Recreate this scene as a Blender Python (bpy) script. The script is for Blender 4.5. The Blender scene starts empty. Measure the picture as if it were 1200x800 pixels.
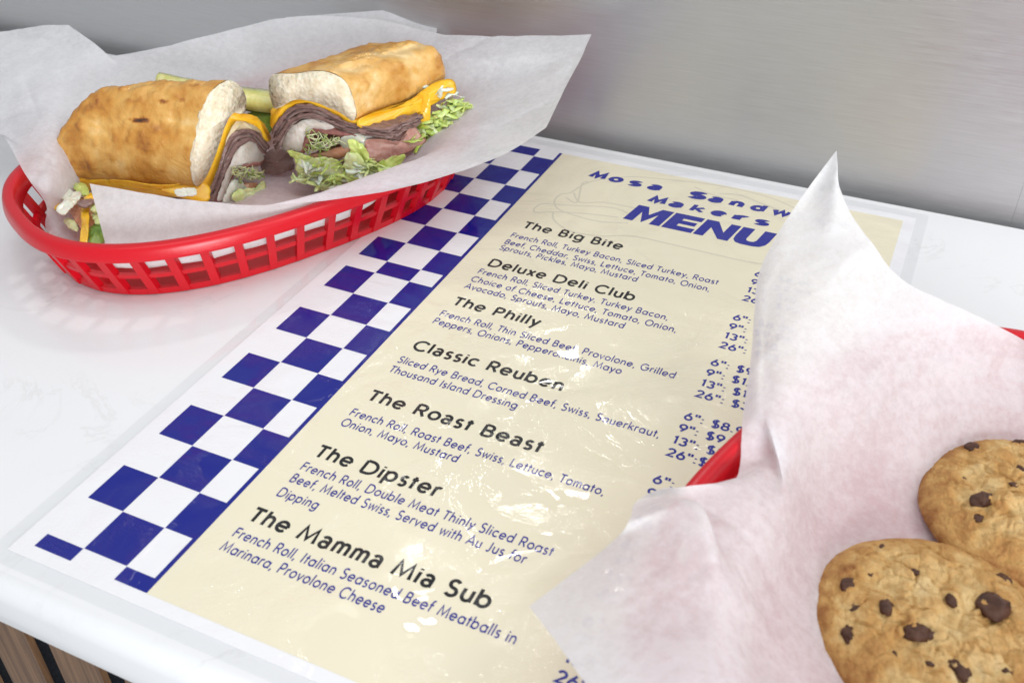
import bpy, bmesh, math, random
from mathutils import Vector, Matrix, noise
import numpy as np
R_ = math.radians
rnd = random.Random(7)
sc = bpy.context.scene
col = sc.collection

# ------------------------------------------------------------------ camera
CAM = np.array([30.77, -22.38, 34.42])             # centimetres
RM = np.array([[0.907393438511831, 0.4202435011702571, -0.0057050389867266404],
               [0.24555449471377286, -0.5411221558768291, -0.8042945993509318],
               [-0.34108670139942365, 0.7284107441158294, -0.5942033742626203]])
FPX = 1175.48
cd = bpy.data.cameras.new('camera'); cam = bpy.data.objects.new('camera', cd); col.objects.link(cam)
cd.sensor_width = 36; cd.lens = FPX * 36 / 1200; cd.clip_start = .02; cd.clip_end = 50
m3 = Matrix([[RM[0][i], -RM[1][i], -RM[2][i]] for i in range(3)])
cam.matrix_world = Matrix.Translation(Vector(CAM * .01)) @ m3.to_4x4()
cd.dof.use_dof = True; cd.dof.focus_distance = .60; cd.dof.aperture_fstop = 13
sc.camera = cam

# ------------------------------------------------------------------ light and exposure
w = bpy.data.worlds.new('World'); sc.world = w; w.use_nodes = True
bg = w.node_tree.nodes['Background']; bg.inputs[0].default_value = (.93, .96, 1, 1); bg.inputs[1].default_value = .58
def area(name, loc, tgt, size, power, colr=(1, 1, 1)):
    l = bpy.data.lights.new(name, 'AREA'); l.energy = power; l.size = size; l.color = colr
    o = bpy.data.objects.new(name, l); col.objects.link(o)
    o.location = Vector(loc) * .01
    o.rotation_euler = (Vector(tgt) - Vector(loc)).to_track_quat('-Z', 'Y').to_euler()
    return o
area('key_lamp', (105, 30, 100), (12, 22, 0), .7, 5.0, (1, .985, .96))
area('ceiling_lamp', (5, 2, 130), (0, 30, 0), .9, 4.4, (1, .99, .98))
area('bulb_lamp', (-36, 131, 132), (14, 12, 0), .13, 3.6, (1, .98, .95))
area('side_lamp', (125, -95, 25), (40, 48, 10), .6, 24, (.95, .97, 1))
sc.view_settings.view_transform = 'Standard'; sc.view_settings.look = 'None'
sc.view_settings.exposure = 0.06; sc.view_settings.gamma = 1
sc.cycles.max_bounces = 10; sc.cycles.transparent_max_bounces = 12
sc.cycles.use_denoising = True
try: sc.cycles.sample_clamp_indirect = 6
except Exception: pass

# ------------------------------------------------------------------ helpers
def at(px, py, z):
    d = RM.T @ np.array([(px - 600) / FPX, (py - 400) / FPX, 1.]); t = (z - CAM[2]) / d[2]
    return Vector(CAM + t * d)
def onp(px, py, P, n):
    d = RM.T @ np.array([(px - 600) / FPX, (py - 400) / FPX, 1.])
    t = (np.dot(np.array(P) - CAM, n)) / np.dot(d, n)
    return Vector(CAM + t * d)
BASE = {}
def obj(name, verts, faces, mat, parent=None, smooth=True, label=None):
    b = BASE[parent.name] if parent else Vector((0, 0, 0))
    me = bpy.data.meshes.new(name)
    me.from_pydata([((Vector(v) - b) * .01)[:] for v in verts], [], faces)
    bm = bmesh.new(); bm.from_mesh(me); bmesh.ops.recalc_face_normals(bm, faces=bm.faces); bm.to_mesh(me); bm.free()
    me.materials.append(mat)
    if smooth:
        me.polygons.foreach_set('use_smooth', [True] * len(me.polygons))
    o = bpy.data.objects.new(name, me); col.objects.link(o)
    if parent: o.parent = parent
    if label: o['label'] = label
    BASE[o.name] = b.copy()
    return o
def thing(name, loc, label, cat, group=None):
    o = bpy.data.objects.new(name, None); col.objects.link(o); o.empty_display_size = .02
    o.location = Vector(loc) * .01
    o['label'] = label; o['category'] = cat
    if group: o['group'] = group
    BASE[o.name] = Vector(loc)
    return o
class MB:
    def __init__(s): s.v = []; s.f = []
    def add(s, v, f):
        n = len(s.v); s.v += [Vector(p) for p in v]; s.f += [tuple(i + n for i in q) for q in f]
    def box(s, a, b):
        x0, y0, z0 = a; x1, y1, z1 = b
        s.add([(x0, y0, z0), (x1, y0, z0), (x1, y1, z0), (x0, y1, z0), (x0, y0, z1), (x1, y0, z1), (x1, y1, z1), (x0, y1, z1)],
              [(0, 3, 2, 1), (4, 5, 6, 7), (0, 1, 5, 4), (1, 2, 6, 5), (2, 3, 7, 6), (3, 0, 4, 7)])
    def rect(s, x0, y0, x1, y1, z):
        s.add([(x0, y0, z), (x1, y0, z), (x1, y1, z), (x0, y1, z)], [(0, 1, 2, 3)])
    def grid(s, rows, closeu=False, closev=False):
        nr, nc = len(rows), len(rows[0]); f = []
        for i in range(nr if closev else nr - 1):
            for j in range(nc if closeu else nc - 1):
                i2, j2 = (i + 1) % nr, (j + 1) % nc
                f.append((i * nc + j, i * nc + j2, i2 * nc + j2, i2 * nc + j))
        s.add([p for r in rows for p in r], f)
    def tube(s, pts, rad, n=6, caps=True):
        pts = [Vector(p) for p in pts]; rows = []
        up = Vector((.1, .2, 1))
        for i, p in enumerate(pts):
            t = (pts[min(i + 1, len(pts) - 1)] - pts[max(i - 1, 0)]).normalized()
            a = t.cross(up)
            if a.length < 1e-4: a = t.cross(Vector((1, 0, 0)))
            a.normalize(); b = t.cross(a)
            r = rad[i] if isinstance(rad, (list, tuple)) else rad
            rows.append([p + (a * math.cos(2 * math.pi * k / n) + b * math.sin(2 * math.pi * k / n)) * r for k in range(n)])
        n0 = len(s.v); s.grid(rows, closeu=True)
        if caps:
            s.f.append(tuple(n0 + k for k in range(n))); m = n0 + (len(rows) - 1) * n; s.f.append(tuple(m + k for k in range(n)))
    def build(s, name, mat, parent=None, smooth=True, label=None):
        return obj(name, s.v, s.f, mat, parent, smooth, label)
def fbm(p, sc_, oc=4):
    return noise.fractal(Vector(p) * sc_, 1.0, 2.0, oc)
def cr(p0, p1, p2, p3, t):
    return .5 * ((2 * p1) + (p2 - p0) * t + (2 * p0 - 5 * p1 + 4 * p2 - p3) * t * t + (3 * p1 - p0 - 3 * p2 + p3) * t ** 3)
def spline(pts, n, closed=False):
    pts = [Vector(p) for p in pts]; out = []; m = len(pts)
    segs = m if closed else m - 1
    for i in range(n if closed else n):
        u = i / n * segs if closed else i / (n - 1) * segs
        k = min(int(u), segs - 1); t = u - k
        if closed: q = [pts[(k + j) % m] for j in (-1, 0, 1, 2)]
        else: q = [pts[max(0, min(m - 1, k + j))] for j in (-1, 0, 1, 2)]
        out.append(cr(*q, t))
    return out
def pj(p):
    d = RM @ (np.array(p) - CAM); return 600 + FPX * d[0] / d[2], 400 + FPX * d[1] / d[2]
def resample(pts, n):
    pts = [Vector(p) for p in pts]; pts.append(pts[0]); L = [0]
    for a, b in zip(pts, pts[1:]): L.append(L[-1] + (b - a).length)
    out = []; k = 0
    for i in range(n):
        s = L[-1] * i / n
        while L[k + 1] < s: k += 1
        out.append(pts[k].lerp(pts[k + 1], (s - L[k]) / max(1e-9, L[k + 1] - L[k])))
    return out
def sheet(ctrl, nu, nv):
    rows = [spline(r, nu) for r in ctrl]
    cols = [spline([r[j] for r in rows], nv) for j in range(nu)]
    return [[cols[j][i] for j in range(nu)] for i in range(nv)]

# ------------------------------------------------------------------ materials
class Mat:
    def __init__(s, name):
        s.m = bpy.data.materials.new(name); s.m.use_nodes = True; s.t = s.m.node_tree; s.n = s.t.nodes
        s.b = s.n['Principled BSDF']; s.out = s.n['Material Output']; s._pos = None
    def pos(s):
        if not s._pos: s._pos = s.n.new('ShaderNodeNewGeometry').outputs['Position']
        return s._pos
    def set(s, **k):
        for a, v in k.items():
            i = s.b.inputs[a.replace('_', ' ')]
            if isinstance(v, bpy.types.NodeSocket): s.t.links.new(v, i)
            else: i.default_value = (*v, 1) if isinstance(v, tuple) and len(v) == 3 and i.type == 'RGBA' else v
        return s
    def vec(s, scale=(1, 1, 1), rot=(0, 0, 0)):
        mp = s.n.new('ShaderNodeMapping'); mp.inputs['Scale'].default_value = scale; mp.inputs['Rotation'].default_value = rot
        s.t.links.new(s.pos(), mp.inputs[0]); return mp.outputs[0]
    def noise(s, scale, detail=4, rough=.55, dist=0, vec=None):
        n = s.n.new('ShaderNodeTexNoise'); n.inputs['Scale'].default_value = scale; n.inputs['Detail'].default_value = detail
        n.inputs['Roughness'].default_value = rough; n.inputs['Distortion'].default_value = dist
        s.t.links.new(vec or s.pos(), n.inputs['Vector']); return n.outputs['Fac']
    def voro(s, scale, feature='F1', vec=None, out='Distance'):
        n = s.n.new('ShaderNodeTexVoronoi'); n.feature = feature; n.inputs['Scale'].default_value = scale
        s.t.links.new(vec or s.pos(), n.inputs['Vector']); return n.outputs[out]
    def ramp(s, fac, stops):
        n = s.n.new('ShaderNodeValToRGB'); e = n.color_ramp.elements
        for i, (p, c) in enumerate(stops):
            el = e[i] if i < 2 else e.new(p)
            el.position = p; el.color = (*c, 1) if isinstance(c, tuple) else (c, c, c, 1)
        s.t.links.new(fac, n.inputs[0]); return n.outputs[0]
    def math(s, op, a, b=0.):
        n = s.n.new('ShaderNodeMath'); n.operation = op
        for i, v in enumerate((a, b)):
            if isinstance(v, bpy.types.NodeSocket): s.t.links.new(v, n.inputs[i])
            else: n.inputs[i].default_value = v
        return n.outputs[0]
    def mix(s, fac, a, b):
        n = s.n.new('ShaderNodeMix'); n.data_type = 'RGBA'
        for i, v in ((0, fac), (6, a), (7, b)):
            if isinstance(v, bpy.types.NodeSocket): s.t.links.new(v, n.inputs[i])
            else: n.inputs[i].default_value = (*v, 1) if isinstance(v, tuple) else v
        return n.outputs[2]
    def bump(s, h, strength, dist=.001, nrm=None):
        n = s.n.new('ShaderNodeBump'); n.inputs['Strength'].default_value = strength; n.inputs['Distance'].default_value = dist
        s.t.links.new(h, n.inputs['Height'])
        if nrm: s.t.links.new(nrm, n.inputs['Normal'])
        return n.outputs[0]
    def attr(s, name):
        n = s.n.new('ShaderNodeAttribute'); n.attribute_name = name; return n.outputs['Fac']

def crinkle(M):
    """normal of the clear laminate, shared by everything printed under it: broad bubbles plus fine wrinkles"""
    broad = M.noise(13, 2.5, .5, .8)
    b1 = M.bump(broad, 1.0, .0085)
    n = M.noise(11, 5, .55, 1.2)
    band = M.ramp(M.math('ABSOLUTE', M.math('SUBTRACT', n, .5)), [(.014, 1.0), (.085, 0.0)])
    patch = M.ramp(M.noise(17, 3), [(.36, 0.0), (.52, 1.0)])
    mask = M.math('ADD', M.math('MULTIPLY', M.math('MULTIPLY', band, patch), 1.0), .015)
    tex = M.noise(720, 3, .6, .5, M.vec((.6, 1.2, 1), (0, 0, .5)))
    spk = M.math('MULTIPLY', M.ramp(tex, [(.44, 0.0), (.56, 1.0)]), mask)
    M.t.links.new(M.ramp(spk, [(0.0, .03), (1.0, .08)]), M.b.inputs['Coat Roughness'])
    h = M.math('MULTIPLY', tex, mask)
    return M.bump(h, 1.0, .00095, b1)
def printed(name, colr):
    M = Mat(name); M.set(Base_Color=colr, Roughness=.55, Coat_Weight=.75, Coat_Roughness=.03, Coat_IOR=1.55, Specular_IOR_Level=.05)
    M.t.links.new(crinkle(M), M.b.inputs['Coat Normal']); return M.m
mat = {}
mat['paper_white'] = printed('printed_white', (.80, .80, .82))
M = Mat('printed_cream'); M.set(Base_Color=M.mix(M.noise(60, 2), (.77, .71, .53), (.79, .735, .565)), Roughness=.55, Coat_Weight=.75, Coat_Roughness=.03, Coat_IOR=1.55, Specular_IOR_Level=.05)
M.t.links.new(crinkle(M), M.b.inputs['Coat Normal']); mat['cream'] = M.m
mat['blue'] = printed('printed_blue', (.001, .008, .215))
mat['ink_blue'] = printed('ink_blue', (.028, .034, .26))
mat['ink_title'] = printed('ink_title', (.018, .022, .27))
mat['ink_dark'] = printed('ink_charcoal', (.012, .012, .014))
mat['ink_grey'] = printed('ink_grey', (.65, .61, .48))

M = Mat('marble_white')
v1 = M.ramp(M.voro(7, 'DISTANCE_TO_EDGE', None), [(0, 1.0), (.02, 0.0)])
nz = M.noise(9, 6, .62, 1.6)
vein = M.ramp(M.math('ABSOLUTE', M.math('SUBTRACT', nz, .5)), [(0, 1.), (.018, 0.)])
msk = M.ramp(M.noise(14, 2), [(.48, 0.), (.66, 1.)])
M.set(Base_Color=M.mix(M.math('MULTIPLY', M.math('MULTIPLY', vein, msk), .19), M.mix(M.noise(20, 4), (.80, .805, .815), (.76, .77, .78)), (.42, .40, .38)),
      Roughness=.2, Specular_IOR_Level=.4)
mat['marble'] = M.m

M = Mat('brushed_steel')
st = M.noise(6, 4, .7, 0, M.vec((5, 5, 150)))
st2 = M.noise(3, 3, .6, 0, M.vec((3, 3, 160)))
M.set(Base_Color=M.mix(st, (.53, .53, .533), (.71, .71, .71)), Metallic=1., Roughness=M.ramp(st, [(.3, .34), (.75, .46)]), Anisotropic=.75, Anisotropic_Rotation=.25)
M.t.links.new(M.bump(st, .10, .0004), M.b.inputs['Normal'])
tg = M.n.new('ShaderNodeTangent'); tg.direction_type = 'RADIAL'; tg.axis = 'Z'; M.t.links.new(tg.outputs[0], M.b.inputs['Tangent'])
mat['steel'] = M.m
M = Mat('red_plastic'); M.set(Base_Color=(.56, .004, .013), Roughness=.3, Specular_IOR_Level=.4, Subsurface_Weight=.08, Subsurface_Scale=.004)
M.t.links.new(M.bump(M.noise(350, 2), .12, .0005), M.b.inputs['Normal']); mat['red'] = M.m
M = Mat('dark_felt'); M.set(Specular_IOR_Level=.1, Base_Color=M.ramp(M.noise(1600, 2), [(.55, (.004, .005, .007)), (.75, (.03, .034, .045))]), Roughness=.95); mat['felt'] = M.m
M = Mat('slat_wood')
g = M.noise(5, 6, .7, .5, M.vec((60, 20, 2.2)))
M.set(Base_Color=M.ramp(g, [(.3, (.06, .028, .012)), (.5, (.135, .07, .033)), (.72, (.22, .125, .062))]), Roughness=.55)
M.t.links.new(M.bump(g, .25, .001), M.b.inputs['Normal']); mat['wood'] = M.m

def paper_mat(name, lo, hi):
    M = Mat(name)
    fib = M.noise(240, 6, .78); big = M.noise(20, 3)
    f2 = M.noise(520, 3, .7)
    M.set(Base_Color=(.82, .825, .845), Roughness=.55, Specular_IOR_Level=.25)
    M.t.links.new(M.bump(M.noise(30, 5, .55), .45, .005, M.bump(M.noise(300, 4, .7), .14, .001)), M.b.inputs['Normal'])
    tr = M.n.new('ShaderNodeBsdfTransparent'); tl = M.n.new('ShaderNodeBsdfTranslucent'); tl.inputs[0].default_value = (.9, .9, .91, 1)
    m1 = M.n.new('ShaderNodeMixShader'); m1.inputs[0].default_value = .42
    M.t.links.new(M.ramp(M.math('ADD', M.math('MULTIPLY', fib, .6), M.math('MULTIPLY', big, .4)), [(.32, .39), (.68, .51)]), m1.inputs[0])
    M.t.links.new(M.b.outputs[0], m1.inputs[1]); M.t.links.new(tl.outputs[0], m1.inputs[2])
    m2 = M.n.new('ShaderNodeMixShader')
    M.t.links.new(M.ramp(M.math('ADD', M.math('MULTIPLY', fib, .65), M.math('MULTIPLY', big, .35)), [(.43, lo), (.60, hi)]), m2.inputs[0])
    M.t.links.new(m1.outputs[0], m2.inputs[1]); M.t.links.new(tr.outputs[0], m2.inputs[2])
    M.t.links.new(m2.outputs[0], M.out.inputs[0])
    return M.m
mat['deli'] = paper_mat('deli_paper', .0, .14)
M = Mat('laminate_film')
gl = M.n.new('ShaderNodeBsdfGlossy'); gl.inputs['Roughness'].default_value = .06
tr = M.n.new('ShaderNodeBsdfTransparent'); tr.inputs[0].default_value = (.985, .988, .99, 1)
bn = M.bump(M.noise(60, 3, .6), .10, .001); M.t.links.new(bn, gl.inputs['Normal'])
mx = M.n.new('ShaderNodeMixShader'); mx.inputs[0].default_value = .07; M.t.links.new(tr.outputs[0], mx.inputs[1]); M.t.links.new(gl.outputs[0], mx.inputs[2])
M.t.links.new(mx.outputs[0], M.out.inputs[0]); mat['film'] = M.m

M = Mat('bread_crust')
a = M.attr('toast'); n1 = M.noise(55, 5, .65); n2 = M.noise(260, 3, .6)
f = M.math('ADD', M.math('MULTIPLY', a, .62), M.math('ADD', M.math('MULTIPLY', n1, .26), M.math('MULTIPLY', n2, .12)))
M.set(Base_Color=M.ramp(f, [(.16, (.80, .58, .28)), (.36, (.66, .38, .10)), (.54, (.50, .225, .035)), (.72, (.27, .085, .012)), (.95, (.05, .02, .008))]),
      Roughness=M.ramp(M.noise(45, 3), [(.35, .26), (.65, .46)]), Specular_IOR_Level=.55, Subsurface_Weight=.06, Subsurface_Scale=.004)
M.t.links.new(M.bump(M.ramp(M.voro(95, 'DISTANCE_TO_EDGE', M.vec((1, 1, 1.6))), [(0, 0.), (.05, 1.)]), .16, .0008, M.bump(n2, .30, .0009, M.bump(M.noise(70, 5, .6, 1.2), .5, .0028))), M.b.inputs['Normal']); mat['crust'] = M.m
M = Mat('bread_crumb')
vo = M.voro(330); n1 = M.noise(180, 4, .65)
M.set(Base_Color=M.mix(M.ramp(n1, [(.35, 0.), (.65, 1.)]), (.72, .61, .42), (.90, .83, .66)), Roughness=.85, Subsurface_Weight=.15, Subsurface_Scale=.003)
M.t.links.new(M.bump(n1, .55, .002, M.bump(vo, .45, .0013)), M.b.inputs['Normal']); mat['crumb'] = M.m
def food(name, c1, c2, scale, rough, bs=.4, sss=.15, spec=.5, coat=0., c3=None):
    M = Mat(name); n1 = M.noise(scale, 5, .65, .6)
    st = [(.35, c1), (.62, c2)] + ([(.75, c3)] if c3 else [])
    M.set(Base_Color=M.ramp(n1, st), Roughness=rough, Subsurface_Weight=sss, Subsurface_Scale=.004, Specular_IOR_Level=spec, Coat_Weight=coat, Coat_Roughness=.15)
    M.t.links.new(M.bump(n1, bs, .002), M.b.inputs['Normal']); return M.m
mat['cheese'] = food('cheddar', (.86, .42, .008), (.92, .54, .025), 90, .3, .25, .2, .5, .3)
mat['mayo'] = food('pale_spread', (.62, .47, .25), (.74, .62, .40), 150, .4)
M = Mat('roast_beef')
wv = M.noise(30, 5, .7, 1.5, M.vec((3.2, 3.2, 22)))
M.set(Base_Color=M.ramp(wv, [(.30, (.16, .08, .07)), (.44, (.32, .19, .165)), (.54, (.22, .12, .105)), (.64, (.44, .29, .25)), (.76, (.27, .15, .13))]), Roughness=.42, Subsurface_Weight=.1, Subsurface_Scale=.003, Coat_Weight=.15)
M.t.links.new(M.bump(wv, .7, .003), M.b.inputs['Normal']); mat['beef'] = M.m
mat['beef_pink'] = food('rare_beef', (.26, .09, .085), (.36, .16, .13), 110, .4, .5)
mat['beef_grey'] = food('grey_beef', (.20, .12, .11), (.36, .26, .23), 120, .4, .6)
mat['ham'] = food('rare_beef_slice', (.50, .20, .17), (.68, .40, .33), 160, .35, .5, .2, .5, .2, (.42, .10, .09))
mat['turkey'] = food('turkey_and_mayo', (.62, .54, .46), (.80, .76, .70), 130, .45, .6)
mat['tomato'] = food('tomato', (.58, .23, .12), (.68, .38, .24), 120, .25, .4, .25, .5, .4, (.45, .10, .05))
mat['onion'] = food('white_onion', (.70, .70, .56), (.82, .82, .72), 90, .25, .25, .3, .5, .3)
mat['lettuce'] = food('iceberg_lettuce', (.42, .55, .08), (.70, .78, .26), 70, .3, .5, .25, .5, .3, (.82, .86, .52))
mat['lettuce_pale'] = food('pale_lettuce', (.62, .72, .22), (.82, .84, .48), 60, .28, .5, .25, .5, .3, (.90, .90, .72))
mat['green'] = food('green_leaf', (.10, .22, .025), (.24, .36, .06), 80, .4, .4)
mat['sprout'] = food('sprouts', (.46, .52, .16), (.72, .72, .46), 200, .4, .1)
mat['sprout_leaf'] = food('sprout_leaves', (.14, .24, .03), (.26, .36, .06), 200, .4, .1)
mat['pickle_flesh'] = food('pickle_flesh', (.55, .55, .12), (.70, .68, .28), 90, .2, .35, .3, .5, .5)
mat['pickle_skin'] = food('pickle_skin', (.05, .10, .012), (.13, .19, .025), 70, .25, .3, .1, .5, .5)
M = Mat('cookie_dough')
v2 = M.voro(210)
a = M.attr('toast'); n1 = M.noise(75, 5, .65, .5); n2 = M.noise(420, 4, .7)
f = M.math('ADD', M.math('MULTIPLY', a, .5), M.math('ADD', M.math('MULTIPLY', n1, .36), M.math('MULTIPLY', n2, .14)))
M.set(Base_Color=M.ramp(f, [(.16, (.74, .57, .31)), (.34, (.64, .44, .19)), (.50, (.50, .28, .088)), (.68, (.32, .135, .034)), (.9, (.15, .055, .015))]),
      Roughness=.62, Specular_IOR_Level=.35, Subsurface_Weight=.06, Subsurface_Scale=.003)
M.t.links.new(M.bump(n2, .7, .0018, M.bump(v2, .5, .0016, M.bump(n1, .3, .003))), M.b.inputs['Normal']); mat['cookie'] = M.m
mat['choc'] = food('dark_chocolate', (.040, .014, .007), (.085, .036, .02), 160, .42, .4, 0, .25)

# ------------------------------------------------------------------ setting: counter, wall, slat front
X0, X1, YF, YB, TH = -110, 130, -5.9, 45.75, 3.0
prof = []
r = .9
for k in range(9):
    t = math.pi / 2 * k / 8; prof.append((YF + r - r * math.sin(math.pi / 2 - t) if False else YF + r - r * math.cos(t), -r + r * math.sin(t)))
prof = [(YF + .5, -TH), (YF + .15, -TH + .08), (YF, -TH + .45)] + prof + [(YB - .15, 0), (YB - .04, -.04), (YB, -.15), (YB, -TH)]
mb = MB(); rows = [[Vector((x, y, z)) for y, z in prof] for x in (X0, X1)]
n = len(prof); mb.grid(rows, closeu=True); mb.f += [tuple(range(n)), tuple(range(n, 2 * n))]
o = mb.build('countertop', mat['marble'], smooth=False); o['kind'] = 'structure'
for p in o.data.polygons: p.use_smooth = len(p.vertices) == 4 and abs(p.normal.z) < .999
t = thing('slat_panel', (0, -3.6, -60), 'brown wood slat panel with black felt gaps under the front edge of the white counter', 'wall panel')
mb = MB(); mb.box((X0, -4.15, -62), (X1, -3.0, -TH - .01)); mb.build('felt_backing', mat['felt'], t, smooth=False)
for k in range(-6, 7):
    x = -2.31 + 4.7 * k; mb = MB(); mb.box((x, -4.5, -61.9), (x + 3.1, -4.16, -TH - .02)); mb.build('slat', mat['wood'], t, smooth=False)
t = thing('steel_wall', (0, 47.4, -40), 'brushed stainless steel wall rising behind the back edge of the counter', 'wall')
for xa, xb in ((-170, 36.4), (36.412, 190)):
    mb = MB(); mb.box((xa, 47.1, -40), (xb, 47.7, 26)); mb.build('steel_sheet', mat['steel'], t, smooth=False)
# ------------------------------------------------------------------ menu
menu = thing('laminated_menu', (13.6, 20, 0), 'laminated cream menu with blue and white checkered border, lying flat on the counter', 'menu')
PX0, PX1, PY0, PY1 = -3.15, 30.4, -4.0, 44.25
mb = MB(); mb.box((PX0, PY0, .006), (PX1, PY1, .03)); mb.build('paper', mat['paper_white'], menu, smooth=False)
mb = MB()
LW = .75
def film(x, y, edge): return Vector((x, y, (.028 if not edge else .012 + .03 * max(0, noise.noise(Vector((x * .4, y * .4, 3)))) + .02)))
for (ax, ay, bx, by, ox, oy) in ((PX0, PY0, PX1, PY0, 0, -LW), (PX1, PY0, PX1, PY1, LW, 0), (PX1, PY1, PX0, PY1, 0, LW), (PX0, PY1, PX0, PY0, -LW, 0)):
    N = 60; r0 = []; r1 = []; rm = []
    for i in range(N + 1):
        s = i / N; x, y = ax + (bx - ax) * s, ay + (by - ay) * s
        ex = (bx - ax) / abs(bx - ax or 1) * LW * (2 * s - 1) * .97; ey = (by - ay) / abs(by - ay or 1) * LW * (2 * s - 1) * .97
        r0.append(Vector((x, y, .027))); rm.append(film(x + ox * .5 + ex * .5, y + oy * .5 + ey * .5, True)); r1.append(film(x + ox + ex, y + oy + ey, True))
    mb.grid([r0, rm, r1])
mb.build('laminate_rim', mat['film'], menu)
ys = [-3.34, -2.52, 0, 2.49, 5.01, 7.57, 10.12, 12.62, 15.17, 17.7, 20.25, 22.85, 24.34, 26.86, 29.45, 32.04, 34.55, 37.05, 39.59, 42.19, 43.51]
mb = MB(); ZP = .036
g = .012
for i in range(len(ys) - 1):
    a, b = ys[i], ys[i + 1]
    if i % 2 == 0:
        mb.rect(-2.17, a + g, 0 - g, b - g, ZP); mb.rect(2.5 + g, a + g, 4.1, b - g, ZP)
    else: mb.rect(0 + g, a + g, 2.5 - g, b - g, ZP)
mb.rect(4.1, ys[0] + g, 4.34, ys[-1], ZP + .003)
mb.build('checker_border', mat['blue'], menu, smooth=False)
mb = MB(); mb.rect(4.34, -3.34, 29.62, 43.5, ZP); mb.build('cream_panel', mat['cream'], menu, smooth=False)

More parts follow.
